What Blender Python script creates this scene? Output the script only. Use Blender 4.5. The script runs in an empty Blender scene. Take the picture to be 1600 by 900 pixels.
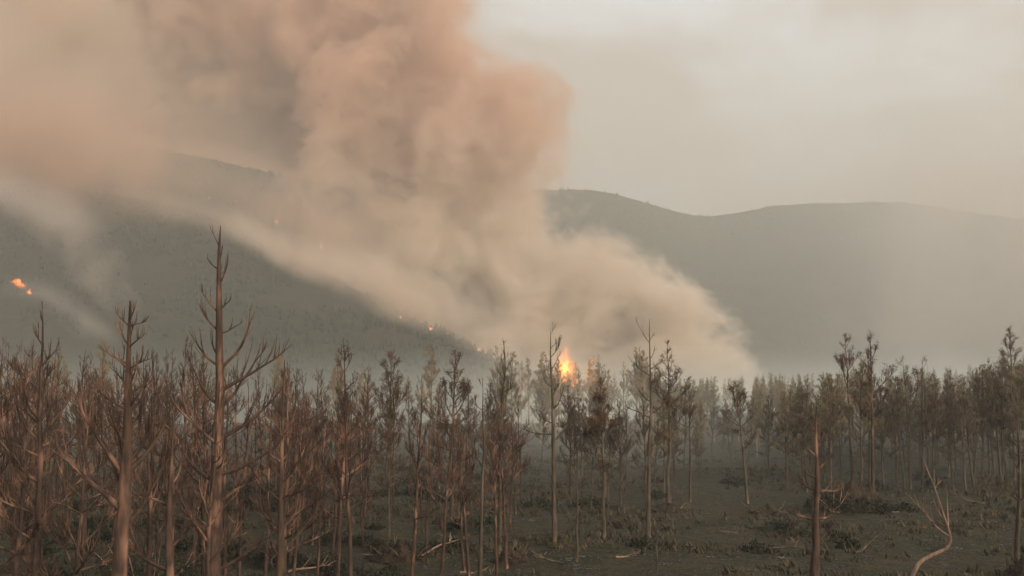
import bpy, math, random
import numpy as np
from mathutils import Vector, noise
R = math.radians
C = bpy.context.scene.collection
sc = bpy.context.scene

# ------------------------------------------------------------------ camera
F = 1716.0                       # focal length in photo pixels (1600 wide)
CAM = Vector((0, 0, 5.5)); PITCH = math.atan(110 / F)
cd = bpy.data.cameras.new('camera'); cam = bpy.data.objects.new('camera', cd); C.objects.link(cam)
cam.location = CAM; cam.rotation_euler = (R(90) + PITCH, 0, 0)
cd.sensor_width = 36; cd.lens = 36 * F / 1600; cd.clip_start = .1; cd.clip_end = 20000
sc.camera = cam

def at(px, py, Y):
    """the world point seen at a photo pixel, Y metres ahead"""
    x = (px - 800) / F; y = (450 - py) / F
    d = Vector((x, math.cos(PITCH) - y * math.sin(PITCH), math.sin(PITCH) + y * math.cos(PITCH)))
    return CAM + d * (Y / d.y)

# ------------------------------------------------------------------ node helpers
class NT:
    def __init__(s, tree): s.t = tree; s.n = tree.nodes; s.l = tree.links; s.n.clear()
    def new(s, kind, **kw):
        n = s.n.new(kind)
        for k, v in kw.items(): setattr(n, k, v)
        return n
    def put(s, sock, v):
        if isinstance(v, bpy.types.NodeSocket): s.l.new(v, sock)
        else: sock.default_value = v
    def m(s, op, a, b=0.0, c=0.0, clamp=False):
        n = s.new('ShaderNodeMath', operation=op, use_clamp=clamp)
        for i, v in enumerate((a, b, c)): s.put(n.inputs[i], v)
        return n.outputs[0]
    def v(s, op, a, b=(0, 0, 0), sc_=None):
        n = s.new('ShaderNodeVectorMath', operation=op)
        s.put(n.inputs[0], a); s.put(n.inputs[1], b)
        if sc_ is not None: s.put(n.inputs['Scale'], sc_)
        return n.outputs[0]
    def sep(s, v): n = s.new('ShaderNodeSeparateXYZ'); s.put(n.inputs[0], v); return n.outputs
    def comb(s, x, y, z):
        n = s.new('ShaderNodeCombineXYZ'); s.put(n.inputs[0], x); s.put(n.inputs[1], y); s.put(n.inputs[2], z); return n.outputs[0]
    def noise(s, vec, scale, detail=3, rough=.5, dist=0, color=False):
        n = s.new('ShaderNodeTexNoise'); s.put(n.inputs['Vector'], vec)
        n.inputs['Scale'].default_value = scale; n.inputs['Detail'].default_value = detail
        n.inputs['Roughness'].default_value = rough; n.inputs['Distortion'].default_value = dist
        return n.outputs['Color' if color else 'Fac']
    def mr(s, v, a, b, c=0.0, d=1.0, smooth=False):
        n = s.new('ShaderNodeMapRange', interpolation_type='SMOOTHSTEP' if smooth else 'LINEAR', clamp=True)
        for i, x in enumerate((v, a, b, c, d)): s.put(n.inputs[i], x)
        return n.outputs[0]
    def mix(s, f, a, b):
        n = s.new('ShaderNodeMix', data_type='RGBA'); s.put(n.inputs[0], f); s.put(n.inputs[6], a); s.put(n.inputs[7], b); return n.outputs[2]
    def curve(s, v, pts, lo, hi, vlo, vhi):
        """piecewise curve through pts [(in, out)], mapped to the unit square"""
        n = s.new('ShaderNodeFloatCurve'); c = n.mapping.curves[0]
        q = [((a - lo) / (hi - lo), (b - vlo) / (vhi - vlo)) for a, b in sorted(pts)]
        c.points[0].location = q[0]; c.points[1].location = q[-1]
        for p in q[1:-1]: c.points.new(*p)
        for p in c.points: p.handle_type = 'AUTO_CLAMPED'
        n.mapping.use_clip = False; n.mapping.update()
        s.put(n.inputs['Value'], s.m('DIVIDE', s.m('SUBTRACT', v, lo), hi - lo))
        return s.m('MULTIPLY_ADD', n.outputs[0], vhi - vlo, vlo)
def srgb(r, g, b, a=1):
    f = lambda c: (c / 255 / 12.92) if c <= 10 else ((c / 255 + .055) / 1.055) ** 2.4
    return (f(r), f(g), f(b), a)

# ------------------------------------------------------------------ world, sun, exposure
SUN_EL, SUN_AZ = 22, 136          # azimuth clockwise from the view direction (+Y): behind, to the right
w = bpy.data.worlds.new('World'); sc.world = w; w.use_nodes = True
t = NT(w.node_tree)
sky = t.new('ShaderNodeTexSky', sky_type='NISHITA', sun_disc=False, sun_elevation=R(SUN_EL), sun_rotation=R(SUN_AZ),
            air_density=1.5, dust_density=6.0, ozone_density=1.0)
tc = t.new('ShaderNodeTexCoord').outputs['Generated']
nx, ny, nz = t.sep(tc)
n1 = t.noise(t.v('MULTIPLY', tc, (1, 1, 2.2)), 3.2, 4, .5, .4)
n2 = t.noise(t.v('ADD', t.v('MULTIPLY', tc, (1, 1, 3.5)), (4, 1, 2)), 2.1, 3, .45)
base = t.mix(t.mr(nz, .08, .31, smooth=True), (4.2, 3.25, 2.75, 1), (8.0, 8.4, 8.9, 1))
base = t.mix(t.mr(n1, .42, .62, 0, .85, True), base, (5.0, 3.85, 3.25, 1))
base = t.mix(t.mr(n2, .53, .63, 0, .8, True), base, (4.9, 4.6, 4.5, 1))
veil = t.mix(.86, sky.outputs[0], base)       # smoke-veiled sky: little of the clear one comes through
bg = t.new('ShaderNodeBackground'); t.put(bg.inputs[0], veil); bg.inputs[1].default_value = .1
t.l.new(bg.outputs[0], t.new('ShaderNodeOutputWorld').inputs[0])
sd = bpy.data.lights.new('sun', 'SUN'); sun = bpy.data.objects.new('sun', sd); C.objects.link(sun)
sd.energy = 2.6; sd.angle = R(12); sd.color = (1, .84, .70)
_d = Vector((math.sin(R(SUN_AZ)) * math.cos(R(SUN_EL)), math.cos(R(SUN_AZ)) * math.cos(R(SUN_EL)), math.sin(R(SUN_EL))))
sun.rotation_euler = _d.to_track_quat('Z', 'Y').to_euler(); sun.location = (0, 0, 60)
sc.view_settings.view_transform = 'Standard'; sc.view_settings.look = 'None'
sc.view_settings.exposure = 0.42; sc.view_settings.gamma = 1
sc.render.engine = 'CYCLES'
sc.cycles.volume_bounces = 5; sc.cycles.use_adaptive_sampling = True; sc.cycles.adaptive_threshold = .03; sc.cycles.max_bounces = 8; sc.cycles.diffuse_bounces = 2; sc.cycles.transparent_max_bounces = 24
sc.cycles.volume_max_steps = 256; sc.cycles.use_denoising = True

# ------------------------------------------------------------------ mesh helpers
def tag(o, label=None, cat=None, group=None, kind=None):
    for k, v_ in (('label', label), ('category', cat), ('group', group), ('kind', kind)):
        if v_: o[k] = v_
    return o
def mesh_obj(name, V, T, mat, parent=None, smooth=True, Q=None):
    me = bpy.data.meshes.new(name)
    V = np.asarray(V, dtype=np.float32); polys = []
    me.vertices.add(len(V)); me.vertices.foreach_set('co', V.ravel())
    T = np.asarray(T, dtype=np.int32) if T is not None else np.zeros((0, 4), np.int32)
    k = T.shape[1]
    me.loops.add(T.size); me.loops.foreach_set('vertex_index', T.ravel())
    me.polygons.add(len(T)); me.polygons.foreach_set('loop_start', np.arange(0, T.size, k, dtype=np.int32))
    me.polygons.foreach_set('loop_total', np.full(len(T), k, dtype=np.int32))
    me.update(calc_edges=True); me.validate()
    if smooth: me.polygons.foreach_set('use_smooth', [True] * len(me.polygons))
    if mat: me.materials.append(mat)
    o = bpy.data.objects.new(name, me); C.objects.link(o)
    if parent: o.parent = parent
    return o
def close_normals(o):
    import bmesh
    bm = bmesh.new(); bm.from_mesh(o.data); e_ = [e for e in bm.edges if e.is_boundary]
    if e_: bmesh.ops.holes_fill(bm, edges=e_, sides=0)
    bmesh.ops.recalc_face_normals(bm, faces=bm.faces); bm.to_mesh(o.data); bm.free(); return o
def box_mesh(name, lo, hi, mat):
    V = [(x, y, z) for z in (lo[2], hi[2]) for y in (lo[1], hi[1]) for x in (lo[0], hi[0])]
    Q = [(0, 2, 3, 1), (4, 5, 7, 6), (0, 1, 5, 4), (2, 6, 7, 3), (0, 4, 6, 2), (1, 3, 7, 5)]
    return close_normals(mesh_obj(name, V, Q, mat, smooth=False))
def grid_faces(nu, nv):
    i = np.arange(nu - 1)[:, None] * nv + np.arange(nv - 1)[None, :]
    i = i.ravel(); return np.stack([i, i + nv, i + nv + 1, i + 1], 1)
def fbm(x, y, s, oct_=4, seed=0):
    v_ = 0; a = 1; tot = 0
    for k in range(oct_):
        v_ += a * noise.noise(Vector((x * s + seed * 13.7, y * s - seed * 7.1, seed * 3.3))); tot += a; a *= .5; s *= 2.03
    return v_ / tot
def material(name): 
    m = bpy.data.materials.new(name); m.use_nodes = True; return m, NT(m.node_tree)
def surf(t_, col, rough=.9, bump=None, bstr=.5, bdist=.02, spec=.2):
    b = t_.new('ShaderNodeBsdfPrincipled'); t_.put(b.inputs['Base Color'], col); t_.put(b.inputs['Roughness'], rough)
    b.inputs['Specular IOR Level'].default_value = spec
    if bump is not None:
        n = t_.new('ShaderNodeBump'); n.inputs['Strength'].default_value = bstr; n.inputs['Distance'].default_value = bdist
        t_.put(n.inputs['Height'], bump); t_.l.new(n.outputs[0], b.inputs['Normal'])
    t_.l.new(b.outputs[0], t_.new('ShaderNodeOutputMaterial').inputs[0])

# ------------------------------------------------------------------ materials of the land
mG, t = material('burnt_ground')
p = t.new('ShaderNodeTexCoord').outputs['Object']
a = t.noise(p, .35, 5, .6); b = t.noise(p, 2.2, 5, .65); c = t.noise(p, 14, 4, .6)
d = t.noise(t.v('MULTIPLY', p, (1, 2.4, 1)), .9, 5, .7)
col = t.mix(t.mr(a, .38, .62), srgb(40, 45, 27), srgb(60, 54, 35))
col = t.mix(t.mr(b, .45, .62, 0, .8), col, srgb(32, 39, 27))
e = t.noise(p, 5.0, 5, .7)
col = t.mix(t.mr(e, .48, .60, 0, .6), col, srgb(74, 60, 42))
col = t.mix(t.mr(d, .48, .58, 0, .85), col, srgb(24, 22, 18))
col = t.mix(t.mr(c, .52, .72, 0, .5), col, srgb(88, 80, 60))
col = t.mix(t.mr(t.m('ADD', c, d), 1.12, 1.22, 0, .7), col, srgb(120, 114, 104))
surf(t, col, .95, t.m('ADD', t.m('ADD', b, d), t.m('MULTIPLY', c, .4)), 1.0, .2)
mH, t = material('forested_hillside')
p = t.new('ShaderNodeTexCoord').outputs['Object']
a = t.noise(p, .006, 5, .6); b = t.noise(p, .05, 5, .7); c = t.noise(p, .35, 3, .7)
col = t.mix(t.mr(a, .42, .58), srgb(32, 40, 26), srgb(48, 48, 32))
col = t.mix(t.mr(b, .42, .62, 0, .8), col, srgb(22, 28, 20))
col = t.mix(t.mr(c, .5, .7, 0, .4), col, srgb(84, 80, 58))
surf(t, col, .95, t.m('ADD', b, c), 1.0, 3)

# ------------------------------------------------------------------ ground
def ground_z(x, y):
    r = math.hypot(x, y)
    z = .42 * fbm(x, y, .10, 4, 1) + .13 * fbm(x, y, .7, 4, 2)
    z += 2.4 * max(0, 1 - max(y + 4, 0) / 16) ** 1.5                      # bank the camera stands on
    z -= .9 * min(1, max(0, (y - 48) / 22)) * (1 - min(1, max(0, (x - 8) / 14)))   # the near rise ends in a shallow step
    if y > 100: z -= 26 * min(1, (y - 100) / 260) ** 1.4
    z += 5.0 * min(1, max(0, (x - 22) / 60)) * min(1, max(0, (y - 50) / 110))  # the wood on the right stands a little higher
    return z
us = np.concatenate([np.linspace(-40, 40, 161), ])
ys = np.concatenate([np.linspace(-12, 60, 289), 60 + np.geomspace(.4, 2600, 150)])
V = []
for y in ys:
    half = max(46, y * .85 + 24)
    for u in np.linspace(-1, 1, 321):
        x = half * u; V.append((x, y, ground_z(x, y)))
ground = tag(mesh_obj('ground', V, grid_faces(len(ys), 321)[:, ::-1], mG), kind='structure')

# ------------------------------------------------------------------ hills
HG = {}
def hill(name, prof, dist, foot, back, n=420, nv=90, amp=1.0, seed=5):
    """a ridge: prof = photo pixels of its crest, dist = metres to it at each pixel"""
    px = np.linspace(prof[0][0], prof[-1][0], n)
    py = np.interp(px, [q[0] for q in prof], [q[1] for q in prof])
    k = np.ones(15) / 15; pyp = np.pad(py, 7, mode='edge'); py = np.convolve(pyp, k, 'valid')
    D = np.interp(px, [q[0] for q in dist], [q[1] for q in dist])
    V = []
    for i in range(n):
        cr = at(px[i], py[i], D[i])
        az = Vector((cr.x, cr.y, 0)).normalized()
        for s in np.linspace(0, 1, nv):
            if s < .72:
                u = s / .72; r_ = (foot + (1 - foot) * u); h = (u ** 1.35)
            else:
                u = (s - .72) / .28; r_ = 1 + u * back; h = 1 - u ** 1.6
            x, y = cr.x * r_, cr.y * r_
            z0 = -32
            z = z0 + (cr.z - z0) * h
            e = (1 - abs(2 * min(s / .72, 1) - 1)) if s < .72 else .25
            z += amp * ((16 * fbm(x, y, .006, 3, seed)) * e + 3.2 * fbm(x, y, .03, 3, seed + 1) * (h > .02))
            V.append((x, y, z))
    o = tag(mesh_obj(name, V, grid_faces(n, nv)[:, ::-1], mH), kind='structure'); HG[name] = np.array(V).reshape(n, nv, 3)
    return o
near_prof = [(-900, 330), (-500, 280), (-200, 278), (0, 284), (130, 300), (240, 315), (330, 340), (430, 385), (530, 440), (640, 495), (700, 525), (800, 575), (900, 606), (1050, 640), (1200, 655)]
near_dist = [(-900, 1050), (0, 950), (430, 760), (900, 520), (1200, 430)]
hill_near = hill('hillside', near_prof, near_dist, .42, .35, amp=.8)
far_prof = [(-900, 235), (-300, 205), (0, 205), (200, 222), (350, 254), (420, 268), (490, 287), (600, 300), (740, 300), (860, 296), (900, 295), (950, 299), (1000, 313), (1060, 333), (1095, 340), (1130, 339), (1180, 325), (1240, 318), (1330, 317), (1420, 314), (1500, 330), (1620, 345), (1900, 330), (2500, 350)]
far_dist = [(-900, 1500), (490, 1450), (860, 1900), (1100, 2250), (1420, 2500), (2500, 2500)]
hill_far = hill('hills', far_prof, far_dist, .5, .25, n=520, amp=1.0, seed=9)

# ------------------------------------------------------------------ smoke
def vol_out(t_, dens, col, aniso=.25):
    v_ = t_.new('ShaderNodeVolumePrincipled'); v_.inputs['Density Attribute'].default_value = ''
    v_.inputs['Color Attribute'].default_value = ''; v_.inputs['Temperature Attribute'].default_value = ''
    t_.put(v_.inputs['Color'], col); t_.put(v_.inputs['Density'], dens); v_.inputs['Anisotropy'].default_value = aniso
    t_.l.new(v_.outputs[0], t_.new('ShaderNodeOutputMaterial').inputs['Volume'])

PY = 900.0                                   # metres to the middle of the main plume
def ploc(px, py): q = at(px, py, PY); return q.x, q.z
# edges of the plume, top to bottom, in photo pixels
edgeR = [(690, -120), (712, -50), (728, 0), (750, 60), (785, 120), (850, 155), (872, 195), (862, 250), (868, 300), (885, 345), (905, 380), (965, 405), (1040, 450), (1105, 510), (1145, 560), (1160, 610), (1160, 700)]
edgeL = [(120, -120), (150, -50), (165, 0), (250, 60), (310, 130), (360, 190), (480, 235), (520, 290), (500, 340), (500, 385), (540, 425), (620, 480), (700, 540), (780, 590), (830, 640), (860, 700)]
def loft_hull(name, eL, eR, y0, y1, grow, mat, plane):
    """a smooth closed hull round the smoke, an ellipse at each height"""
    pys = np.linspace(eR[0][1], eR[-1][1], 40); V = []; K = 28
    for j, py in enumerate(pys):
        l = np.interp(py, [q[1] for q in eL], [q[0] for q in eL]); r_ = np.interp(py, [q[1] for q in eR], [q[0] for q in eR])
        A = at(l, py, plane); B = at(r_, py, plane)
        cx = (A.x + B.x) / 2; rx = max(abs(B.x - A.x) / 2, 1) * 1.0 + grow
        for k in range(K):
            a_ = 2 * math.pi * k / K
            ca, sa = math.cos(a_), math.sin(a_)
            ca = math.copysign(abs(ca) ** .6, ca); sa = math.copysign(abs(sa) ** .6, sa)
            V.append((cx + rx * ca, (y0 + y1) / 2 + (y1 - y0) / 2 * sa, A.z))
    Fc = []
    for j in range(39):
        for k in range(K): Fc.append((j * K + k, (j + 1) * K + k, (j + 1) * K + (k + 1) % K, j * K + (k + 1) % K))
    o = mesh_obj(name, V, Fc, mat, smooth=False)
    return close_normals(o)

mS, t = material('smoke_main')
geo = t.new('ShaderNodeNewGeometry').outputs['Position']
w1 = t.v('SUBTRACT', t.noise(geo, .010, 2, .5, color=True), (.5, .5, .5))
pos = t.v('ADD', geo, t.v('SCALE', w1, sc_=60))
X, Y, Z = t.sep(pos)
zs = [ploc(0, q[1])[1] for q in edgeR]; zlo, zhi = min(zs), max(zs)
Rc = t.curve(Z, [(ploc(*q)[1], ploc(*q)[0]) for q in edgeR], zlo, zhi, -400, 200)
Lc = t.curve(Z, [(ploc(*q)[1], ploc(*q)[0]) for q in edgeL], zlo, zhi, -400, 200)
f = t.m('MINIMUM', t.m('DIVIDE', t.m('SUBTRACT', Rc, X), 30), t.m('DIVIDE', t.m('SUBTRACT', X, Lc), 60))
f = t.m('MINIMUM', f, t.m('DIVIDE', t.m('SUBTRACT', 115, t.m('ABSOLUTE', t.m('SUBTRACT', Y, PY))), 45))
f = t.m('MINIMUM', f, 1.5)
n = t.noise(pos, .020, 6, .58)
n2 = t.m('ABSOLUTE', t.m('SUBTRACT', t.noise(t.v('ADD', pos, (300, 40, 9)), .030, 4, .55), .5))
f = t.m('ADD', t.m('ADD', f, t.m('MULTIPLY', t.m('SUBTRACT', n, .52), 6.5)), t.m('MULTIPLY', t.m('SUBTRACT', .07, n2), 5))
big = t.mr(t.noise(geo, .012, 2, .5), .35, .62, .45, 1.2, True)
low = t.mr(t.sep(geo)[2], 110, 0, 1, 2.2, True)
dens = t.m('MULTIPLY', t.m('MULTIPLY', t.m('MULTIPLY', t.mr(f, 0, 1.15, smooth=True), big), low), .072)
hz = t.mr(t.sep(geo)[2], 60, 230, smooth=True)
col = t.mix(hz, (.994, .90, .78, 1), (.955, .735, .58, 1))
vol_out(t, dens, col)
mS.cycles.volume_step_rate = .5
sm = tag(loft_hull('smoke_plume', edgeL, edgeR, PY - 128, PY + 128, 62, mS, PY),
         'huge rosy brown smoke plume leaning left above the burning slope', 'smoke', kind='stuff')

# brown veil of older smoke that fills the upper left behind the near hillside
mV, t = material('smoke_veil')
geo = t.new('ShaderNodeNewGeometry').outputs['Position']
w1 = t.v('SUBTRACT', t.noise(geo, .005, 3, .55, color=True), (.5, .5, .5))
pos = t.v('ADD', geo, t.v('SCALE', w1, sc_=190))
X, Y, Z = t.sep(pos)
VY = 1700.0
n = t.noise(pos, .0068, 4, .6)
q = at(700, 0, VY).x
sx = t.mr(X, q + 40, q - 120, smooth=True)
sy = t.mr(t.m('ABSOLUTE', t.m('SUBTRACT', Y, VY)), 125, 70, smooth=True)
dens = t.m('MULTIPLY', t.m('MULTIPLY', t.m('MULTIPLY', sx, sy), t.mr(n, .42, .56, .3, 1.0, True)), .026)
vol_out(t, dens, (.95, .765, .61, 1))
L = at(-900, 0, VY).x
vl = box_mesh('smoke_veil', (L, VY - 135, 40), (q + 60, VY + 135, 690), mV)
tag(vl, 'thin brown smoke veil spread over the ridge at upper left', 'smoke', kind='stuff')

def band_smoke(name, label, lower, upper, Y0, thick, soft, dens0, color, nscale=.016, warp=50, lo=.38, hi=.62, nmin=.1, side=None):
    """smoke lying over the land between two lines given at photo pixels [(px, py)], as a closed solid thick metres deep"""
    m_, t = material(name)
    geo = t.new('ShaderNodeNewGeometry').outputs['Position']
    w1 = t.v('SUBTRACT', t.noise(geo, nscale * .6, 3, .55, color=True), (.5, .5, .5))
    pos = t.v('ADD', geo, t.v('SCALE', w1, sc_=warp))
    X, Y, Z = t.sep(pos)
    lw = [(at(a_, b_, Y0).x, at(a_, b_, Y0).z) for a_, b_ in lower]; up = [(at(a_, b_, Y0).x, at(a_, b_, Y0).z) for a_, b_ in upper]
    xa, xb = lw[0][0], lw[-1][0]; za = min(q_[1] for q_ in lw) - 5; zb = max(q_[1] for q_ in up) + 5
    Lz = t.curve(X, lw, xa, xb, za, zb); Uz = t.curve(X, up, xa, xb, za, zb)
    g = t.m('MULTIPLY', t.mr(t.m('SUBTRACT', Z, Lz), 0, soft, smooth=True), t.mr(t.m('SUBTRACT', Uz, Z), 0, soft * 1.5, smooth=True))
    g = t.m('MULTIPLY', g, t.mr(t.m('ABSOLUTE', t.m('SUBTRACT', Y, Y0)), thick / 2, thick / 4, smooth=True))
    g = t.m('MULTIPLY', g, t.m('MULTIPLY', t.mr(X, xa, xa + (side or 30), smooth=True), t.mr(X, xb, xb - (side or 30), smooth=True)))
    n = t.noise(pos, nscale, 4, .6)
    vol_out(t, t.m('MULTIPLY', t.m('MULTIPLY', g, t.mr(n, lo, hi, nmin, 1, True)), dens0), color)
    xs = np.linspace(xa, xb, 36); V = []; gw = warp * .3
    for x in xs:
        l_ = np.interp(x, [q_[0] for q_ in lw], [q_[1] for q_ in lw]) - gw; u_ = np.interp(x, [q_[0] for q_ in up], [q_[1] for q_ in up]) + gw
        for yy, zz in ((-1, l_), (1, l_), (1, u_), (-1, u_)): V.append((x, Y0 + yy * (thick / 2 + 4), zz))
    Fc = [(i * 4 + k, (i + 1) * 4 + k, (i + 1) * 4 + (k + 1) % 4, i * 4 + (k + 1) % 4) for i in range(35) for k in range(4)]
    Fc += [(3, 2, 1, 0), (140, 141, 142, 143)]
    return tag(close_normals(mesh_obj(name, V, Fc, m_, smooth=False)), label, 'smoke', kind='stuff')

band_smoke('smoke_bank', 'peach brown smoke rolling along the crest of the burning hillside',
    [(-420, 300), (0, 318), (130, 345), (240, 358), (330, 384), (430, 424), (530, 474), (640, 530)],
    [(-420, -40), (0, 0), (130, 50), (240, 110), (330, 170), (430, 250), (530, 320), (640, 400)],
    680, 130, 52, .060, (.90, .71, .57, 1), nscale=.013, warp=120, lo=.40, hi=.62, nmin=.10)
band_smoke('smoke_sheet', 'brown smoke sheet filling the sky at upper left',
    [(-620, 205), (-300, 212), (0, 220), (150, 232), (330, 250), (430, 268), (540, 285)],
    [(-620, -190), (-300, -190), (0, -190), (150, -190), (330, -190), (430, -190), (540, -190)],
    1060, 150, 24, .050, (.975, .81, .645, 1), nscale=.009, warp=120, lo=.42, hi=.60, nmin=.12)
band_smoke('smoke_bank', 'cream smoke spilling over the burning edge of the near hill',
    [(180, 330), (290, 352), (400, 404), (440, 422), (530, 468), (640, 518), (700, 540), (800, 584), (900, 606)],
    [(180, 262), (290, 290), (400, 322), (440, 335), (530, 360), (640, 400), (700, 430), (800, 480), (900, 560)],
    540, 60, 15, .062, (.96, .82, .68, 1), nscale=.03, warp=30, nmin=.2, side=60)
band_smoke('smoke_wisp', 'thin pale wisp climbing the dark hillside from small fires',
    [(-200, 300), (0, 330), (60, 372), (100, 415), (150, 470), (188, 500), (215, 520)],
    [(-200, 240), (0, 250), (60, 268), (100, 300), (150, 355), (188, 430), (215, 500)],
    520, 60, 9, .020, (.90, .80, .71, 1), nscale=.035, warp=22, side=8)
band_smoke('smoke_wisp', 'small pale wisp low on the dark hillside above the bare crowns',
    [(20, 470), (80, 500), (120, 525), (160, 545), (190, 560)],
    [(20, 420), (80, 440), (120, 462), (160, 490), (190, 530)],
    430, 40, 7, .016, (.95, .87, .79, 1), nscale=.045, warp=16, side=8)
band_smoke('smoke_bank', 'pale pinkish smoke hiding the far ridge at the right edge',
    [(1150, 640), (1300, 640), (1500, 640), (1700, 640), (2300, 640)],
    [(1150, 260), (1300, 215), (1500, 130), (1700, 90), (2300, 70)],
    1500, 300, 90, .019, (.95, .89, .84, 1), nscale=.005, warp=240, nmin=.32, side=620)

# low smoke drifting between the trunks
mM, t = material('ground_smoke')
geo = t.new('ShaderNodeNewGeometry').outputs['Position']
X, Y, Z = t.sep(geo)
n = t.noise(geo, .045, 3, .55)
g = t.m('MULTIPLY', t.mr(Y, 26, 75, smooth=True), t.mr(Y, 250, 170, smooth=True))
g = t.m('MULTIPLY', t.m('MULTIPLY', g, t.mr(X, -25, 10, .3, 1, True)), t.mr(Z, 8, -2, smooth=True))
vol_out(t, t.m('MULTIPLY', t.m('MULTIPLY', g, t.mr(n, .35, .65, .3, 1.3)), .013), (.85, .92, .87, 1))
tag(box_mesh('ground_smoke', (-150, 24, -31), (190, 255, 10), mM), 'low grey smoke drifting between the trunks', 'smoke', kind='stuff')

# ------------------------------------------------------------------ haze
mZ, t = material('haze')
vol_out(t, .00049, (.855, .868, .80, 1), .1)
hz_ = tag(box_mesh('haze', (-2900, -40, -60), (2900, 3300, 760), mZ), kind='stuff')
hz_['label'] = 'pale smoky air over the whole valley'

# ------------------------------------------------------------------ bark, needles, undergrowth materials
def bark(name, c1, c2, c3, pale):
    m_, t = material(name)
    p = t.new('ShaderNodeTexCoord').outputs['Object']
    rnd = t.new('ShaderNodeObjectInfo').outputs['Random']
    pv = t.v('ADD', t.v('MULTIPLY', p, (9, 9, 2.2)), t.comb(t.m('MULTIPLY', rnd, 40), 0, 0))
    a = t.noise(pv, 1.0, 5, .65); b = t.noise(t.v('MULTIPLY', p, (1, 1, .35)), 2.6, 3, .5); f_ = t.noise(t.v('MULTIPLY', p, (30, 30, 7)), 1, 3, .6)
    col = t.mix(t.mr(a, .35, .65), c1, c2)
    col = t.mix(t.mr(b, .52, .62, 0, pale), col, c3)
    col = t.mix(t.m('MULTIPLY', rnd, .35), col, (.03, .025, .022, 1))
    surf(t, col, .88, t.m('ADD', a, f_), .9, .012)
    return m_
mBr = bark('red_bark', srgb(44, 36, 30), srgb(90, 70, 57), srgb(150, 114, 93), .75)
mBg = bark('grey_bark', srgb(52, 48, 39), srgb(96, 84, 69), srgb(138, 120, 98), .5)
mBp = bark('stripped_wood', srgb(104, 84, 70), srgb(156, 128, 108), srgb(176, 148, 126), .8)
def leafy(name, c1, c2):
    m_, t = material(name)
    p = t.new('ShaderNodeNewGeometry').outputs['Position']
    col = t.mix(t.mr(t.noise(p, 1.4, 3, .6), .38, .62), c1, c2)
    surf(t, col, .8)
    return m_
mNb = leafy('scorched_needles', srgb(58, 44, 32), srgb(98, 72, 48))
mNo = leafy('dull_needles', srgb(92, 86, 64), srgb(142, 124, 96))
mGr = leafy('dry_grass', srgb(44, 46, 33), srgb(88, 76, 56))
mBu = leafy('shrub_leaf', srgb(30, 36, 28), srgb(56, 54, 41))

# ------------------------------------------------------------------ tubes and tufts
class Geo:
    def __init__(s): s.V = []; s.F = []; s.n = 0
    def tube(s, P, rad, K):
        P = np.asarray(P, float); n = len(P)
        T = np.gradient(P, axis=0); T /= np.linalg.norm(T, axis=1)[:, None] + 1e-9
        ref = np.array([.31, .95, .05]) if abs(T[0][2]) > .6 else np.array([0, 0, 1.])
        U = np.cross(T, ref); U /= np.linalg.norm(U, axis=1)[:, None] + 1e-9; W = np.cross(T, U)
        a = np.arange(K) * 2 * math.pi / K
        rad = np.asarray(rad)[:, None, None] if np.ndim(rad) == 1 else rad[:, :, None]
        V = P[:, None, :] + rad * (np.cos(a)[None, :, None] * U[:, None, :] + np.sin(a)[None, :, None] * W[:, None, :])
        i = np.arange(n - 1)[:, None] * K; k = np.arange(K)[None, :]; k2 = (k + 1) % K
        F_ = np.stack([i + k, i + K + k, i + K + k2, i + k2], -1).reshape(-1, 4) + s.n
        s.V.append(V.reshape(-1, 3)); s.F.append(F_); s.n += n * K
    def tuft(s, c, d, rng, n=12, L=.1, w=.012):
        d = np.asarray(d); D = d[None] + rng.normal(0, .75, (n, 3)); D /= np.linalg.norm(D, axis=1)[:, None]
        S = np.cross(D, rng.normal(0, 1, (n, 3))); S /= np.linalg.norm(S, axis=1)[:, None] + 1e-9
        ln = (L * rng.uniform(.6, 1.2, (n, 1))); b = np.asarray(c)[None] + rng.normal(0, L * .35, (n, 3))
        V = np.stack([b - S * w / 2, b + D * ln * .5 - S * w * .6, b + D * ln, b + D * ln * .5 + S * w * .6], 1).reshape(-1, 3)
        F_ = np.arange(n * 4).reshape(n, 4) + s.n
        s.V.append(V); s.F.append(F_); s.n += n * 4
    def add(s, g): 
        for v_, f_ in zip(g.V, g.F): s.V.append(v_); s.F.append(f_ - 0 + 0)
    def build(s, name, mat, parent=None, smooth=True):
        if not s.V: return None
        return mesh_obj(name, np.concatenate(s.V), np.concatenate(s.F), mat, parent, smooth)
def sprig(rng, p0, az, el, L, r0, curl, n=7, wob=.06):
    """a limb path that leaves at elevation el and turns up by curl"""
    P = [np.array(p0, float)]; e = el; a = az
    for k in range(n):
        e = min(e + curl / n + rng.normal(0, wob), 1.5); a += rng.normal(0, wob * 1.6)
        P.append(P[-1] + L / n * np.array([math.cos(a) * math.cos(e), math.sin(a) * math.cos(e), math.sin(e)]))
    tt = np.linspace(0, 1, n + 1)
    return np.array(P), r0 * (1 - tt) ** .8 + .0025, a
TRUNK_S = {}
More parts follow.
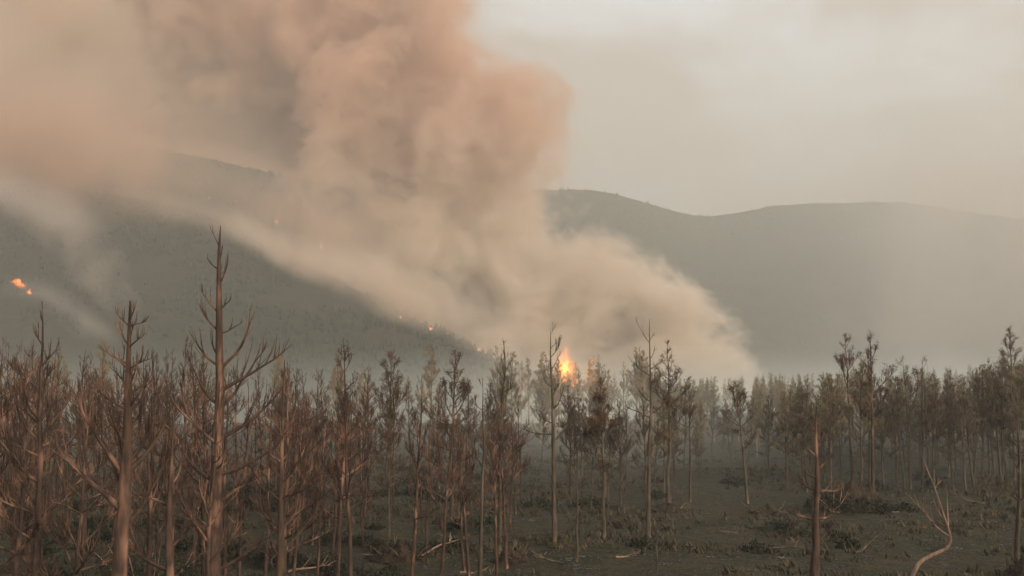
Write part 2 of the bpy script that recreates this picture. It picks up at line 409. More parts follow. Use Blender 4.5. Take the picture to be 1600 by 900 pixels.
def make_tree(seed, H, r0, name='dead_pine', bark_m=None, need=0.0, need_m=None, dens=1.0, wide=1.0, low=.22, lean=(0, 0), kink=1.0, fork=None,
              split=True, limbs=None, spread=.5, top_bare=False, path=None, peak=.22, twigs=1.0, clump=.1, thick=1.0, auto_from=None, minr=.003):
    """thing > trunk, branch ... (or one crown when seen from far)"""
    rng = np.random.default_rng(seed)
    root = bpy.data.objects.new(name, None); C.objects.link(root); root.empty_display_size = .3
    n = 18; tt = np.linspace(0, 1, n)
    ox = np.cumsum(rng.normal(0, .028 * kink, n)); oy = np.cumsum(rng.normal(0, .028 * kink, n)); ox -= ox[0]; oy -= oy[0]
    P = np.stack([lean[0] * H * tt + ox * H / 8, lean[1] * H * tt + oy * H / 8, H * tt], 1); P[0, 2] = -.25
    if path is not None:
        q_ = np.linspace(0, 1, len(path)); P = np.stack([np.interp(tt, q_, [p_[k] for p_ in path]) for k in range(3)], 1)
        P += np.stack([ox, oy, ox * 0], 1) * .15; P[0, 2] -= .2
    if n > 4: P = np.concatenate([P[:1], (P[:-2] + 2 * P[1:-1] + P[2:]) / 4, P[-1:]])
    rad = r0 * ((1 - tt) ** .85 * .93 + .07) * (1 + .22 * np.exp(-tt * 30)) * (1 + rng.normal(0, .04, n)); rad[-1] = .006 if not top_bare else rad[-1] * .6
    K = 10
    rr = rad[:, None] * (1 + .10 * np.sin(np.arange(K) * 2.1 + seed)[None, :] + rng.normal(0, .04, (n, K)))
    G = Geo(); G.tube(P, rr, K)
    G.build('trunk', bark_m, root)
    crown = Geo(); need_g = Geo(); nb = 0
    def pt(t_): return np.array([np.interp(t_, tt, P[:, k]) for k in range(3)]), np.interp(t_, tt, rad)
    specs = []
    if limbs is None:
        z = low; 
        while z < .985:
            m_ = rng.integers(2, 5) if z > .4 else rng.integers(1, 4); a0 = rng.uniform(0, 6.28)
            for k in range(m_):
                if rng.random() > dens: continue
                f_ = (z - low) / (1 - low)
                Lf = (.5 + .5 * min(1, f_ / peak)) * (1 - f_) ** .95 * 1.15 + .07
                L = H * .24 * wide * Lf * rng.uniform(.6, 1.2)
                el = rng.uniform(.15, .75) + .35 * f_
                if f_ < .25 and rng.random() < .5: L *= .35; el = rng.uniform(-.2, .4)     # broken lower limbs
                specs.append((z + rng.uniform(-.012, .012), a0 + k * 6.283 / m_ + rng.normal(0, .35), el, L, rng.uniform(.0, .55)))
            z += rng.uniform(.045, .075) * 7 / max(H, 4) * (1.1 if z < .5 else .8)
    else:
        specs = [l_ + (thick,) for l_ in limbs]
        z = auto_from or 2
        while z < .985:
            a0 = rng.uniform(0, 6.28)
            for k in range(3): specs.append((z + rng.uniform(-.01, .01), a0 + k * 2.09 + rng.normal(0, .3), rng.uniform(.4, .9), H * .21 * (1.03 - z) ** .8 * rng.uniform(.7, 1.2) + .08, rng.uniform(0, .5), 1.0))
            z += rng.uniform(.03, .05)
    for sp in specs:
        z, az, el, L, curl = sp[:5]; thick = sp[5] if len(sp) > 5 else 1.0
        p0, rt = pt(min(z, .995)); rb = min(rt * .55, (.006 + .0135 * L) * thick)
        g = Geo(); Pl, rl, a_ = sprig(rng, p0, az, el, L, rb, curl, 7, .10)
        g.tube(Pl, np.maximum(rl, minr), 6)
        nt_ = int((3 + L * 8.5) * twigs * rng.uniform(.7, 1.2)); sub = []
        for j in range(nt_):
            u = rng.uniform(.25, .97); i_ = u * 7; q0 = Pl[int(i_)] + (Pl[min(int(i_) + 1, 7)] - Pl[int(i_)]) * (i_ - int(i_))
            side = 1 if j % 2 else -1
            l2 = L * (1.05 - u) * rng.uniform(.35, .75) + .08
            P2, r2, _ = sprig(rng, q0, az + side * rng.uniform(.4, 1.0), el + curl * u + rng.uniform(-.15, .4), l2, .45 * rb / thick * (1.1 - u) + .003, rng.uniform(.1, .7), 4, .10)
            g.tube(P2, np.maximum(r2, minr * .8), 3); sub.append((P2, l2))
            if l2 > .22 and twigs >= .9:
                for _k in range(2):
                    P3, r3, _ = sprig(rng, P2[rng.integers(1, 4)], az + rng.uniform(-1.5, 1.5), el + .6, l2 * .5, .004, .4, 3, .1)
                    g.tube(P3, np.maximum(r3, minr * .7), 3); sub.append((P3, l2 * .5))
        if need > 0 and z > .3:
            for P2, l2 in sub + [(Pl[3:], L)]:
                for _k in range(2 if l2 > .3 else 1):
                    if rng.random() < need * .85:
                        k_ = len(P2) - 1 - rng.integers(0, 2); need_g.tuft(P2[k_], P2[k_] - P2[k_ - 1] + np.array([0, 0, .02]), rng, 9, clump, .016 * clump / .1)
        if split and L > .35: g.build('branch', bark_m, root); nb += 1
        else:
            for v_, f_ in zip(g.V, g.F): crown.V.append(v_); crown.F.append(f_ + crown.n)
            crown.n += g.n
    if need > 0:
        for k in range(int(10 * need)):
            p_, _ = pt(rng.uniform(.8, 1)); need_g.tuft(p_, (0, 0, 1), rng, 10, clump * 1.1, .016)
    cr = crown.build('crown' if not split else 'twig', bark_m, root)
    if cr: cr['kind'] = 'stuff'
    nd = need_g.build('needles', need_m or mNb, root, smooth=False)
    if nd: nd['kind'] = 'stuff'
    return root
def copy_tree(o):
    c = o.copy(); C.objects.link(c)
    for ch in o.children: d = ch.copy(); C.objects.link(d); d.parent = c
    return c
def stand(root, px, Y, rz=0.0, s=1.0, sink=.0, z=None):
    q = at(px, 560, Y); gz = ground_z(q.x, q.y) if z is None else z
    root.location = (q.x, q.y, gz - sink); root.rotation_euler.z = rz; root.scale = (s, s, s); return root
def height_for(px, top, Y):
    q = at(px, top, Y); return q.z - ground_z(q.x, q.y)

# ------------------------------------------------------------------ single trees one can pick out
A_L, A_R = math.pi, 0.0
GH = 'scorched pines that stand out from the wood'
heroes = [
 # px, top, Y, r0, lean(x), options, label
 (190, 470, 14, .15, .00, dict(thick=2.3, bark_m=mBr, limbs=[(.54, .35, .75, .75, .1), (.57, 3.0, .5, 1.3, .05), (.60, 2.2, .5, .8, .2), (.645, 2.9, .95, 1.35, .1), (.65, .35, .7, 1.0, .35), (.66, 2.5, 1.2, .55, .1), (.67, .9, .8, .9, .4)], kink=.7, auto_from=.70), 'thick reddish trunk with low forking limbs, nearest pine at the left'),
 (340, 352, 20, .165, .00, dict(thick=1.35, bark_m=mBr, limbs=[(.20, .5, .25, 1.5, .3), (.28, 2.7, .5, 1.2, .2), (.355, .3, .42, 1.4, .15), (.36, 3.0, .6, 1.5, .15), (.40, 2.8, .55, 1.7, .3), (.42, .2, .2, 1.6, .35), (.43, -.8, .3, 1.2, .5), (.49, 3.2, .5, 1.5, .4), (.50, .4, .4, 1.7, .35), (.57, .1, .55, 1.5, .35), (.58, 2.4, .4, 1.3, .5), (.61, .3, .6, 1.6, .45), (.66, .2, .6, 1.35, .4), (.67, 3.3, .45, .9, .4), (.69, 3.0, .7, .55, .4), (.745, .25, .5, .5, .5), (.75, 3.1, .75, .75, .3), (.79, 2.9, .8, .65, .3), (.80, -.3, .6, .35, .5), (.86, .4, .8, .6, .4), (.87, 1.6, .6, .35, .4), (.895, 3.2, .6, .32, .2), (.92, .6, 1.0, .25, .2), (.95, 3.0, .9, .42, .25)], kink=.45, twigs=.7), 'tallest bare pine, its thin crown rising high over the dark hillside'),
 (60, 470, 19, .085, -.01, dict(bark_m=mBr, dens=.85), 'slim bare pine at far left below the two small orange fires'),
 (286, 648, 15, .10, .0, dict(thick=1.8, bark_m=mBr, limbs=[(.42, .6, .3, .35, .5), (.56, 3.0, .4, .9, .3), (.62, .3, .4, .5, .5), (.74, 2.9, .35, .9, .3), (.80, .8, .6, .4, .3)], kink=1.2, top_bare=True), 'short snapped-off stem between the thick forked pine and the tallest pine'),
 (440, 562, 19, .09, -.01, dict(bark_m=mBr, dens=.7, wide=.9), 'bare pine with a small star-shaped top just right of the tallest pine'),
 (528, 528, 26, .055, .01, dict(bark_m=mBr, dens=.9, need=.15), 'slender reddish pine whose top stands highest in the middle-left stand'),
 (553, 600, 21, .055, -.03, dict(bark_m=mBr, dens=.6), 'thin pale-barked pine stem standing close beside the slender reddish pine'),
 (752, 590, 26.5, .06, .015, dict(bark_m=mBg, dens=.5, low=.4), 'crooked dark stem rooted at the bottom edge left of the charred mound'),
 (780, 532, 32, .075, .0, dict(bark_m=mBg, dens=.75, wide=.8), 'upright bare pine with a pointed top left of the bright flame'),
 (865, 512, 33, .08, -.01, dict(thick=1.4, bark_m=mBg, limbs=[(.47, .25, .35, 1.2, .9), (.50, 2.9, .0, 1.1, .7), (.55, 3.3, .1, .7, .9), (.62, -.8, .3, .8, .8), (.68, .9, .4, .7, .7), (.80, .4, .7, .6, .5), (.86, .25, .7, .75, .4), (.90, .1, .9, .5, .3), (.97, .5, .9, .3, .1), (.72, 3.0, .5, .5, .6)], kink=1.0, twigs=1.0), 'bare pine standing directly before the bright flame'),
 (900, 700, 30, .04, .0, dict(bark_m=mBg, dens=.8, low=.3, wide=1.2, top_bare=True), 'short thin dead sapling on open ground right of the flame pine'),
 (943, 590, 33, .065, -.02, dict(bark_m=mBg, need=.9, wide=.85, dens=1.0, low=.42), 'pine with a dense column of brown needles between two bare pines'),
 (1010, 498, 33, .075, .02, dict(thick=1.3, bark_m=mBg, limbs=[(.38, .4, .5, .5, .5), (.55, 2.9, .45, 1.0, .5), (.57, .2, .5, .9, .5), (.62, 3.2, .4, .7, .5), (.66, .5, .6, .7, .5), (.74, 2.8, .55, 1.0, .25), (.77, .2, .5, .55, .6), (.82, .4, .5, .5, .4), (.89, 2.7, .75, .85, .2), (.90, 1.0, .7, .3, .3)], kink=.9, twigs=.5), 'tall bare pine with a forked whip top right of the flame'),
 (1042, 538, 41, .08, .0, dict(bark_m=mBg, need=.55, wide=.9, dens=.9, low=.4), 'pine with drooping clumps of dark scorched needles beside the forked bare pine'),
 (1076, 590, 43, .05, .0, dict(bark_m=mBg, need=.2, dens=.9, low=.4), 'thin pine at the edge of the smoky gap'),
 (1166, 598, 42, .06, -.06, dict(bark_m=mBg, need=.5, dens=.9, low=.45, wide=1.3), 'leaning pine alone just right of the smoky gap'),
 (1266, 632, 24, .12, .015, dict(thick=2.4, bark_m=mBr, limbs=[(.30, 3.0, .55, .35, .4), (.36, .3, .6, .75, .1), (.47, 2.9, .1, .75, .5), (.47, .3, .3, .55, .5), (.60, .1, .05, .7, .3), (.61, 2.8, .3, .5, .6), (.66, 3.2, .5, .45, .3), (.70, .4, .5, .5, .2), (.76, 2.9, .6, .4, .3), (.80, .2, .7, .45, .3), (.87, 3.0, .8, .35, .2), (.92, .3, .8, .25, .2)], kink=1.4, top_bare=True), 'near dead pine on the right with short broken limbs and a crooked top'),
 (1360, 522, 45, .08, .0, dict(bark_m=mBr, need=.35, dens=.8, low=.45), 'tall dark pine rising over the wood behind the green mound'),
 (1328, 524, 50, .07, -.015, dict(bark_m=mBr, need=.4, dens=.7, low=.5), 'pine with a hooked bare tip left of the tall dark pine'),
 (1417, 560, 47, .06, -.02, dict(bark_m=mBg, need=.3, dens=.6, low=.5, kink=1.6), 'wavy thin stem, left one of a pair in the right wood'),
 (1436, 556, 47.5, .06, .01, dict(bark_m=mBg, need=.3, dens=.6, low=.5, kink=1.6), 'wavy thin stem, right one of a pair in the right wood'),
 (1580, 640, 29.5, .075, .03, dict(bark_m=mBg, dens=.75, low=.3, wide=1.2), 'bare crooked pine on the grass at the right edge'),
 (1580, 512, 60, .08, .0, dict(bark_m=mBg, need=.6, dens=.9, low=.4), 'highest needled pine at the right edge of the wood'),
 (706, 546, 38, .07, .01, dict(bark_m=mBg, need=.6, dens=.9, low=.4), 'pine with arching scorched needle tufts at mid-left of the flame'),
 (612, 548, 40, .065, .01, dict(bark_m=mBg, need=.55, dens=.9, low=.4), 'tufted scorched pine in the middle of the left stand'),
]
for i, (px, top, Y, r0, lx, opt, lab) in enumerate(heroes):
    o = make_tree(100 + i, height_for(px, top, Y), r0, 'scorched_pine', lean=(lx, 0), **opt)
    stand(o, px, Y); tag(o, lab, 'tree', GH)

# curved pale sapling at lower right
Y = 27.0; pts = [(1422, 905), (1432, 882), (1452, 868), (1478, 860), (1487, 848), (1484, 830), (1472, 800), (1464, 770), (1450, 738), (1438, 705)]
b0 = at(1422, 905, Y); gz = ground_z(b0.x, b0.y)
path = [tuple(at(a_, b_, Y) - Vector((b0.x, b0.y, gz))) for a_, b_ in pts]
o = make_tree(177, 3.5, .055, 'bent_sapling', bark_m=mBp, path=path, limbs=[(.50, 2.9, .75, 1.35, .1), (.56, 1.45, 1.45, 1.0, .0), (.62, 3.0, .8, .6, .2), (.8, .4, .8, .3, .2)], kink=.3, twigs=.8)
o.location = (b0.x, b0.y, gz); tag(o, 'pale bent sapling curving up from the grass at lower right', 'tree')

# ------------------------------------------------------------------ the wood: prototypes copied over the land
rnd = random.Random(7)
def protos(n, seed, name, **kw): return [make_tree(seed + k, 7.0, kw.pop('r', .075) if 'r' in kw else .075, name, lean=(rnd.uniform(-.02, .02), rnd.uniform(-.02, .02)), kink=rnd.uniform(.6, 1.5), **kw) for k in range(n)]
near_bare = protos(9, 300, 'bare_pine', bark_m=mBr, dens=.62, low=.2, wide=1.15, twigs=.9)
mid_bare = protos(8, 330, 'bare_pine', bark_m=mBr, dens=.75, low=.28, twigs=.9, split=False, minr=.005)
mid_grey = protos(8, 350, 'bare_pine', bark_m=mBg, dens=1.0, low=.2, peak=.12, twigs=1.5, need=.10, split=False, minr=.006)
mid_need = protos(8, 370, 'needled_pine', bark_m=mBg, need_m=mNo, dens=1.0, low=.15, need=.5, split=False, minr=.006, wide=.95, peak=.15, clump=.11, twigs=1.5)
all_protos = set(near_bare + mid_bare + mid_grey + mid_need); used = set()
def env(px):   # height of the tree tops in the photo
    return np.interp(px, [-200, 0, 60, 130, 200, 300, 420, 480, 540, 620, 700, 760, 830, 900, 960, 1020, 1100, 1150, 1230, 1290, 1350, 1400, 1470, 1540, 1600, 1800],
                     [520, 520, 535, 545, 530, 530, 550, 575, 565, 570, 580, 590, 605, 600, 605, 605, 620, 610, 600, 580, 560, 585, 575, 565, 545, 530])
SHORT = {190: 'thick forked pine', 340: 'tallest bare pine', 60: 'slim pine below the small fires', 286: 'snapped-off stem', 440: 'star-topped pine', 528: 'slender reddish pine', 752: 'crooked dark stem', 780: 'pointed bare pine',
         865: 'pine before the flame', 1010: 'forked whip pine', 1166: 'leaning pine by the gap', 706: 'arching tufted pine', 612: 'tufted scorched pine', 1076: 'thin pine at the gap'}
heroes_at = [(h[0], h[2], SHORT[h[0]]) for h in heroes if h[0] in SHORT]; PT = [tuple(at(h[0], 560, h[2]).xy) for h in heroes]
count = 0
def plant(px, Y, top, kinds, label, group, minsep=.9):
    global count
    q = at(px, 560, Y)
    for (x_, y_) in PT:
        if (x_ - q.x) ** 2 + (y_ - q.y) ** 2 < minsep ** 2: return False
    PT.append((q.x, q.y))
    pr = rnd.choice(kinds); o = pr if pr not in used else copy_tree(pr); used.add(pr)
    h = max(2.4, height_for(px, top, Y)); s = h / 7.0
    stand(o, px, Y, rnd.uniform(0, 6.28), s); o.scale = (s * rnd.uniform(.85, 1.1),) * 2 + (s,)
    o.rotation_euler.x = rnd.gauss(0, .035); o.rotation_euler.y = rnd.gauss(0, .045)
    if not label:
        near = sorted(heroes_at, key=lambda h_: abs(h_[0] - px))[:1][0]
        side = 'left' if px < near[0] else 'right'; fb = 'in front of' if Y < near[1] - 1.5 else 'behind' if Y > near[1] + 1.5 else 'level with'
        hh = ('stunted', 'short', 'middling', 'tall', 'towering')[sum(h > q_ for q_ in (4.2, 5.0, 5.7, 6.4))]; wd = ('just', 'slightly', 'somewhat', 'clearly', 'far')[sum(abs(px - near[0]) > q_ for q_ in (10, 22, 40, 70))]
        label = '%s pine %s %s of and %s the %s' % (hh, wd, side, fb, near[2])
    tag(o, label, 'tree', group); count += 1; return True
def sow(n, pxa, pxb, Ya, Yb, kinds, label, group, drop=60, minsep=.9, pw=1.0):
    k = 0; tries = 0
    while k < n and tries < n * 12:
        tries += 1; px = rnd.uniform(pxa, pxb); Y = Ya + (Yb - Ya) * rnd.random() ** pw
        k += plant(px, Y, env(px) + rnd.random() ** 1.3 * drop, kinds, label, group, minsep)
sow(16, -60, 470, 17, 27, near_bare, None, 'bare pines at the front of the left stand', 90)
sow(14, 400, 800, 25, 34, near_bare, None, 'bare pines at the front of the middle stand', 90)
sow(62, -120, 480, 27, 60, mid_bare + near_bare[:2], 'bare reddish pine deep in the dense left stand', 'bare pines deep in the left stand', 60)
sow(46, 430, 840, 34, 66, mid_bare + mid_grey, 'bare brown pine deep in the middle stand', 'bare pines deep in the middle stand', 70)
sow(34, 830, 1110, 40, 80, mid_grey + mid_need[:2], None, 'veiled pines near the flame', 50)
sow(15, 1120, 1250, 46, 75, mid_grey + mid_need[:3], None, 'veiled pines of the right wood', 40)
sow(104, 1235, 1720, 45, 68, mid_need + mid_grey, 'dull twiggy pine packed in the right wood', 'needled pines of the right wood', 26, .8)
for pr in all_protos - used:
    for ch in list(pr.children): bpy.data.objects.remove(ch)
    bpy.data.objects.remove(pr)

# the wood farther off, read as one mass
far = Geo(); rng = np.random.default_rng(5)
src = []
for o in (mid_need[:3] + mid_grey[:2]):
    vs = []; fs = []; nn = 0
    for ch in o.children:
        me = ch.data; v_ = np.empty(len(me.vertices) * 3, np.float32); me.vertices.foreach_get('co', v_)
        li = np.empty(len(me.loops), np.int32); me.loops.foreach_get('vertex_index', li)
        vs.append(v_.reshape(-1, 3)); fs.append(li.reshape(-1, 4) + nn); nn += len(me.vertices)
    src.append((np.concatenate(vs), np.concatenate(fs)))
mFar = mNo
for k in range(280):
    px = rng.uniform(1180, 1800) if k < 150 else rng.uniform(1030, 1240) if k < 190 else rng.uniform(-150, 1120); Y = rng.uniform(66, 130) if k < 150 or k > 190 else rng.uniform(78, 130)
    if k >= 230: px = rng.uniform(780, 1110); Y = rng.uniform(76, 125)
    q = at(px, 560, Y); gz = ground_z(q.x, q.y); h = max(4.0, height_for(px, env(px) + rng.uniform(0, 40), Y)) if px > 1030 else rng.uniform(5, 7.5)
    v_, f_ = src[k % 5]; s = h / 7; a_ = rng.uniform(0, 6.28); ca, sa = math.cos(a_) * s, math.sin(a_) * s
    far.V.append(np.stack([v_[:, 0] * ca - v_[:, 1] * sa + q.x, v_[:, 0] * sa + v_[:, 1] * ca + q.y, v_[:, 2] * s + gz], 1)); far.F.append(f_ + far.n); far.n += len(v_)
o = far.build('distant_wood', mFar, smooth=False); tag(o, 'farther pines of the wood fading into smoke', kind='stuff')

# ------------------------------------------------------------------ young trees covering the hillsides, too many to count
rng = np.random.default_rng(11)
def cover(name, label, grid, n, hmin, hmax, smin, mat):
    g = Geo(); nu, nv = grid.shape[:2]
    for k in range(n):
        i = rng.integers(0, nu - 1); j = min(nv - 2, int(nv * (smin + (.80 - smin) * rng.random() ** .8)))
        a, b = rng.random(2); p = grid[i, j] * (1 - a) * (1 - b) + grid[i + 1, j] * a * (1 - b) + grid[i, j + 1] * (1 - a) * b + grid[i + 1, j + 1] * a * b
        px_ = p[0] / max(p[1], 1) * F + 800
        if px_ < -150 or px_ > 1750: continue
        if fbm(p[0], p[1], .02, 2, 4) < -.12: continue
        h = rng.uniform(hmin, hmax); K = 5; an = rng.uniform(0, 6.28) + np.arange(K) * 6.283 / K
        rows = []
        for z_, r_ in ((.12, .16), (.3, .30), (.6, .2), (.85, .09), (1, .01)):
            rr = h * r_ * rng.uniform(.6, 1.3, K); rows.append(np.stack([p[0] + rr * np.cos(an), p[1] + rr * np.sin(an), p[2] - .3 + h * z_ + rng.normal(0, h * .03, K)], 1))
        q_ = np.arange(K); q2 = (q_ + 1) % K
        for r in range(4): g.F.append(np.stack([r * K + q_, r * K + q2, (r + 1) * K + q2, (r + 1) * K + q_], 1) + g.n)
        g.V.append(np.concatenate(rows)); g.n += 5 * K
    o = g.build(name, mat, smooth=True); tag(o, label, kind='stuff')
mHt = leafy('hillside_needles', srgb(28, 36, 25), srgb(46, 50, 34))
cover('hillside_trees', 'small dark trees covering the near hillside', HG['hillside'], 9000, 2.5, 5, .30, mHt)
cover('ridge_trees', 'small dark trees along the far ridge', HG['hills'], 5000, 4, 8, .55, mHt)

# ------------------------------------------------------------------ ground cover
g = Geo(); rng = np.random.default_rng(21)
for k in range(20000):
    Y = 9 + 75 * rng.random() ** 1.5; px = rng.uniform(-80, 1680); q = at(px, 560, Y)
    if fbm(q.x, q.y, .22, 3, 8) < rng.normal(.02, .09): continue
    z = ground_z(q.x, q.y); nb = 7; an = rng.uniform(0, 6.28, nb); L = rng.uniform(.05, .26, nb)[:, None]; w_ = .012 + Y * .0004
    b = np.array([q.x, q.y, z - .02])[None] + rng.normal(0, .07, (nb, 3)) * (1, 1, 0)
    D = np.stack([np.cos(an) * .6, np.sin(an) * .6, np.full(nb, .8)], 1); S = np.stack([-np.sin(an), np.cos(an), an * 0], 1) * w_
    g.V.append(np.stack([b - S, b + S, b + D * L + S * .3 + (0, 0, .01), b + D * L - S * .3], 1).reshape(-1, 3)); g.F.append(np.arange(nb * 4).reshape(nb, 4) + g.n); g.n += nb * 4
tag(g.build('grass', mGr, smooth=False), 'thin scorched grass over the burnt ground', kind='stuff')
def scrub(g, x, y, z, rx, h, n, rng, leaf=.07):
    for k in range(n):
        a_ = rng.uniform(0, 6.28); r_ = rx * math.sqrt(rng.random()); zz = z + h * math.sqrt(max(0, 1 - (r_ / rx) ** 2)) * rng.uniform(.25, 1.0)
        g.tuft((x + r_ * math.cos(a_), y + r_ * math.sin(a_), zz), (0, 0, .6), rng, 6, leaf * 1.6, leaf * .5)
g = Geo()
for k in range(150):
    left = k < 112
    Y = rng.uniform(15, 46) if left else rng.uniform(24, 70); px = rng.uniform(-80, 780) if left else rng.uniform(600, 1680); q = at(px, 560, Y)
    z = ground_z(q.x, q.y); r_ = rng.uniform(.25, .8); scrub(g, q.x, q.y, z - .05, r_, r_ * rng.uniform(.35, .8), int(24 + 50 * r_), rng, .06 + .001 * Y)
tag(g.build('undergrowth', mBu, smooth=False), 'low dark green scrub between the trunks', kind='stuff')
for (px, py_, r_, h, lab) in [(1300, 800, 1.15, .9, 'dark green bush beside the brown mound in the right clearing'), (235, 925, 1.5, 1.3, 'dark green bush between the thick forked pine and the snapped-off stem'),
                              (440, 880, .8, .55, 'low green bush behind the small star-topped pine')]:
    Y = 9438 / (py_ - 560); q = at(px, 560, Y); z = ground_z(q.x, q.y)
    o = bpy.data.objects.new('bush', None); C.objects.link(o); o.location = (q.x, q.y, z)
    g = Geo(); scrub(g, 0, 0, 0, r_, h * .55, 230, rng, .055); scrub(g, -.35 * r_, .1, .05, r_ * .5, h * .95, 190, rng, .055); scrub(g, .5 * r_, -.1, 0, r_ * .45, h * .7, 120, rng, .055); l_ = g.build('foliage', mBu, o, smooth=False); l_['kind'] = 'stuff'
    g = Geo()
    for k in range(9):
        P_, rr, _ = sprig(rng, (rng.normal(0, .1), rng.normal(0, .1), -.05), rng.uniform(0, 6.28), rng.uniform(.5, 1.1), h * 1.3, .02, .3, 5, .12); g.tube(P_, rr, 4)
    g.build('stem', mBp, o); tag(o, lab, 'bush')

mMd, t = material('charred_soil')
p = t.new('ShaderNodeNewGeometry').outputs['Position']
a = t.noise(p, 1.6, 5, .65); b = t.noise(p, 9, 4, .6)
surf(t, t.mix(t.mr(b, .5, .7, 0, .5), t.mix(t.mr(a, .4, .62), srgb(30, 27, 22), srgb(60, 48, 36)), srgb(84, 70, 52)), .95, t.m('ADD', a, b), .9, .08)
for i, (px, py_, r_, h, lab) in enumerate([(620, 862, 1.1, .55, 'charred earth mound under the middle stand'), (800, 868, .75, .45, 'small black root mound left of the flame pine'),
        (1330, 792, 1.7, .85, 'brown earth mound beside the dark green bush'), (1195, 800, .9, .35, 'low charred hump on the rise right of the smoky gap'),
        (1592, 893, .9, .5, 'brown root mound at the foot of the crooked pine by the right edge'), (1040, 800, 1.1, .35, 'low dark hump below the needle-clumped pine')]):
    Y = 9438 / (py_ - 560); q = at(px, 560, Y); z = ground_z(q.x, q.y); V = []; nr, na = 24, 64
    for r in range(nr):
        for a_ in range(na):
            th = a_ / na * 2 * math.pi; rr = r / (nr - 1); rad = r_ * rr * (1 + .25 * noise.noise(Vector((math.cos(th) * 1.5, math.sin(th) * 1.5, i * 9))))
            x_, y_ = rad * math.cos(th), rad * .8 * math.sin(th)
            V.append((x_, y_, h * (math.cos(rr * math.pi) * .5 + .5) - .08 + .55 * h * noise.noise(Vector((x_ * 2.6, y_ * 2.6, i))) + .28 * h * noise.noise(Vector((x_ * 7, y_ * 7, i)))))
    Fm = [(r * na + a_, (r + 1) * na + a_, (r + 1) * na + (a_ + 1) % na, r * na + (a_ + 1) % na) for r in range(nr - 1) for a_ in range(na)]
    o = mesh_obj('earth_mound', V, Fm, mMd); o.location = (q.x, q.y, z); tag(o, lab, 'mound', 'charred mounds on the burnt ground')
    rg = np.random.default_rng(60 + i); g = Geo()
    for k in range(12):
        a_ = rg.uniform(0, 6.28); r0_ = r_ * rg.uniform(.1, .7)
        P_, rr, _ = sprig(rg, (r0_ * math.cos(a_), r0_ * .8 * math.sin(a_), h * .35), a_, rg.uniform(.1, 1), r_ * rg.uniform(.3, .6), .022, .1, 5, .2); g.tube(P_, rr, 4)
    g.build('root', mBg, o)['kind'] = 'stuff'
for i, (px, py_, L_, a_, lab) in enumerate([(455, 893, 1.2, .3, 'pale fallen branch at the bottom edge below the star-topped pine'), (880, 878, 1.3, 2.4, 'thin fallen branch left of the short dead sapling'),
        (660, 858, 1.6, .4, 'fallen branch across the slope right of the middle mound'), (1120, 830, 2.0, .2, 'long fallen branch on the open slope below the smoky gap'),
        (1400, 800, 1.8, 2.7, 'fallen branch left of the bent sapling'), (1180, 862, 1.5, -.2, 'fallen branch left of the near dead pine'), (960, 872, 1.0, .5, 'short fallen branch on the open ground at bottom centre'),
        (1545, 790, 1.6, 2.9, 'fallen branch leaning left of the crooked pine by the right edge'), (720, 884, 1.1, .1, 'fallen branch at the foot of the crooked dark stem'), (1330, 868, 1.2, .7, 'fallen branch right of the near dead pine')]):
    Y = 9438 / (py_ - 560); q = at(px, 560, Y); z = ground_z(q.x, q.y); rg = np.random.default_rng(80 + i); g = Geo()
    P_, rr, _ = sprig(rg, (0, 0, 0), a_, .10, L_, .035, .0, 7, .14); P_[:, 2] += .03; g.tube(P_, rr, 6)
    for k in range(4):
        u = rg.integers(2, 7); P2, r2, _ = sprig(rg, P_[u], a_ + rg.choice((-.7, .7)), .35, L_ * .35, .014, .2, 4, .15); g.tube(P2, r2, 4)
    o = g.build('fallen_branch', mBp if i % 2 == 0 else mBg); o.location = (q.x, q.y, z); tag(o, lab, 'branch', 'fallen branches')
o = make_tree(190, 1.0, .03, 'dead_sapling', bark_m=mBg, limbs=[(.5, .5, .6, .35, .2), (.6, 2.8, .5, .4, .2), (.8, .2, .7, .2, .1)]); stand(o, 1024, 28.5); tag(o, 'knee-high dead sprout at the bottom edge below the forked whip pine', 'sapling')

# ------------------------------------------------------------------ fire
def flame_mat(name, r_, h_, s_, core):
    m_, t = material(name)
    p = t.new('ShaderNodeTexCoord').outputs['Object']
    w_ = t.v('SUBTRACT', t.noise(t.v('MULTIPLY', p, (1, 1, .55)), 1.5 / r_, 4, .65, color=True), (.5, .5, .5))
    X, Y, Z = t.sep(t.v('ADD', p, t.v('SCALE', w_, sc_=r_ * 2.3)))
    zz = t.m('DIVIDE', Z, h_); rad = t.m('DIVIDE', t.m('SQRT', t.m('ADD', t.m('MULTIPLY', X, X), t.m('MULTIPLY', Y, Y))), r_)
    wd = t.m('MULTIPLY', t.m('POWER', t.m('SUBTRACT', 1, zz, clamp=True), .9), t.mr(zz, -.05, .25, .3, .95, True))
    f_ = t.mr(t.m('SUBTRACT', wd, rad), -.12, .5, smooth=True)
    v_ = t.new('ShaderNodeEmission'); t.put(v_.inputs[0], t.mix(f_, (1, .20, .035, 1), core)); t.put(v_.inputs[1], t.m('MULTIPLY', t.m('POWER', f_, 1.3), s_))
    t.l.new(v_.outputs[0], t.new('ShaderNodeOutputMaterial').inputs['Volume'])
    return m_
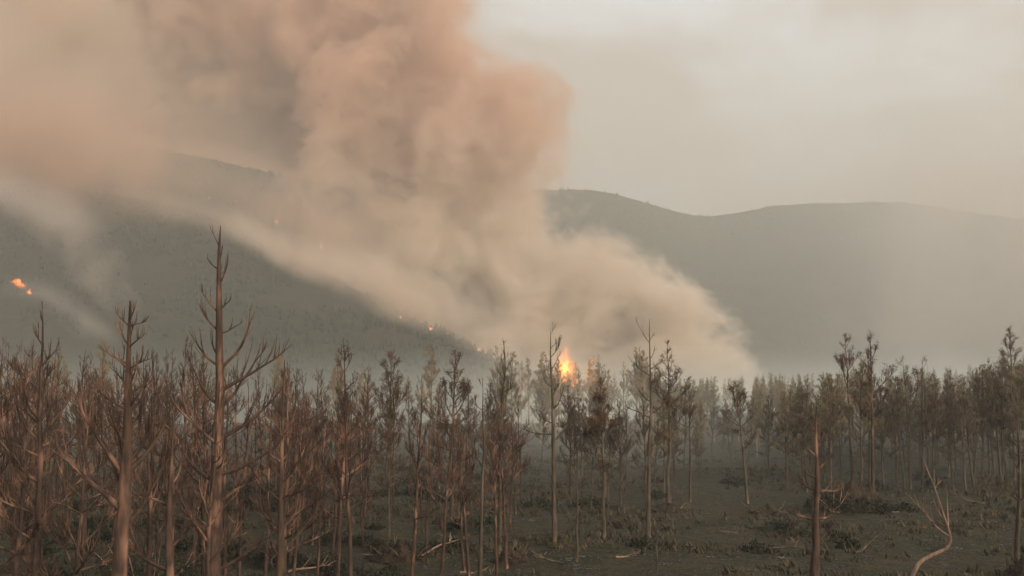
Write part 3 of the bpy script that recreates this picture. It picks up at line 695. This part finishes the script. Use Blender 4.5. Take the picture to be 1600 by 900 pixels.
def flame(name, loc, r_, h_, s_, label, core=(1, .50, .06, 1), light=0, lean=0.0):
    V = []; K = 16; nr = 12
    for j in range(nr + 1):
        z = -.1 + 1.15 * j / nr; wd = 1.35 * max(.06, (1 - min(1, z * .92)) ** .7) * min(1, .5 + z * 2.5)
        for k in range(K):
            a_ = k / K * 2 * math.pi; q_ = wd * (1 + .15 * noise.noise(Vector((math.cos(a_) * 2, math.sin(a_) * 2, z * 4)))); V.append((r_ * q_ * math.cos(a_), r_ * q_ * math.sin(a_), z * h_))
    Fm = [(j * K + k, j * K + (k + 1) % K, (j + 1) * K + (k + 1) % K, (j + 1) * K + k) for j in range(nr) for k in range(K)]
    o = close_normals(mesh_obj(name, V, Fm, flame_mat(name, r_, h_, s_, core), smooth=False)); o.location = loc; o.rotation_euler.y = lean
    tag(o, label, 'flame')
    if light:
        ld = bpy.data.lights.new('flame_light', 'POINT'); lo = bpy.data.objects.new('flame_light', ld); C.objects.link(lo)
        lo.location = Vector(loc) + Vector((0, 0, h_ * .4)); ld.energy = light; ld.color = (1, .42, .14); ld.shadow_soft_size = r_ * .8
    return o
FY = 118.0; q = at(883, 594, FY)
fl = flame('flame', q, 1.8, 4.6, .60, 'bright orange and yellow flame leaping above the pines at centre', light=3500, lean=-.08, core=(1, .22, .025, 1))
fc = flame('flame_core', (.15, -.1, .35), .95, 2.4, 1.7, None, core=(1, .42, .02, 1)); fc.parent = fl; del fc['category']
for tx, tz, tr_, th in ((-.95, -.7, .55, 2.1), (.95, -1.0, .6, 1.9), (.45, 1.5, .4, 1.4)):
    tg = flame('flame_tongue', (tx, 0, tz), tr_, th, 1.6, None, core=(1, .34, .03, 1), lean=tx * .15); tg.parent = fl; del tg['category']
q2 = at(890, 590, FY + 2); tb = make_tree(501, height_for(890, 560, FY + 2), .08, 'burning_pine', bark_m=mBg, need=.8, split=False, dens=1.0); stand(tb, 890, FY + 2); tag(tb, 'pine burning beneath the big flame', 'tree')
from mathutils.bvhtree import BVHTree
bv = BVHTree.FromPolygons([tuple(v.co) for v in hill_near.data.vertices], [tuple(p_.vertices) for p_ in hill_near.data.polygons])
for (px, py, wpx, hpx, s_, lean, core, lab) in [
        (27, 447, 34, 11, 1.1, .5, (1, .22, .03, 1), 'orange fire glowing on the hillside at far left'),
        (45, 460, 13, 9, .8, 0.3, (1, .28, .06, 1), 'small orange fire just below the larger hillside fire'),
        (434, 348, 11, 7, .8, -.9, (1, .5, .25, 1), 'tiny pale fire highest on the smoky hill edge'),
        (500, 388, 8, 9, .8, 0.5, (1, .5, .25, 1), 'tiny pale fire second from the top of the hill edge'),
        (624, 497, 8, 7, .8, .8, (1, .6, .4, 1), 'tiny fire halfway down the smoky hill edge'),
        (675, 516, 11, 9, .7, -.7, (1, .45, .2, 1), 'small fire low on the hill edge left of the flame'),
        (748, 549, 12, 8, .7, .6, (1, .45, .2, 1), 'lowest small fire of the hill edge')]:
    hit = None; yy = py
    while hit is None and yy < py + 90:
        d = (at(px, yy, 100) - CAM).normalized(); hit = bv.ray_cast(CAM, d)[0]; yy += 2
    dist = (hit - CAM).length - 4; loc = at(px, py, hit.y * .985)
    flame('fire', loc, wpx / F * dist / 2, hpx / F * dist, s_ * 6 / (wpx / F * dist), lab, core, lean=lean, light=0)['group'] = 'small fires on the hillside'
print('trees', count, 'tris', sum(len(m.polygons) for m in bpy.data.meshes) * 2, 'objs', len(bpy.data.objects))
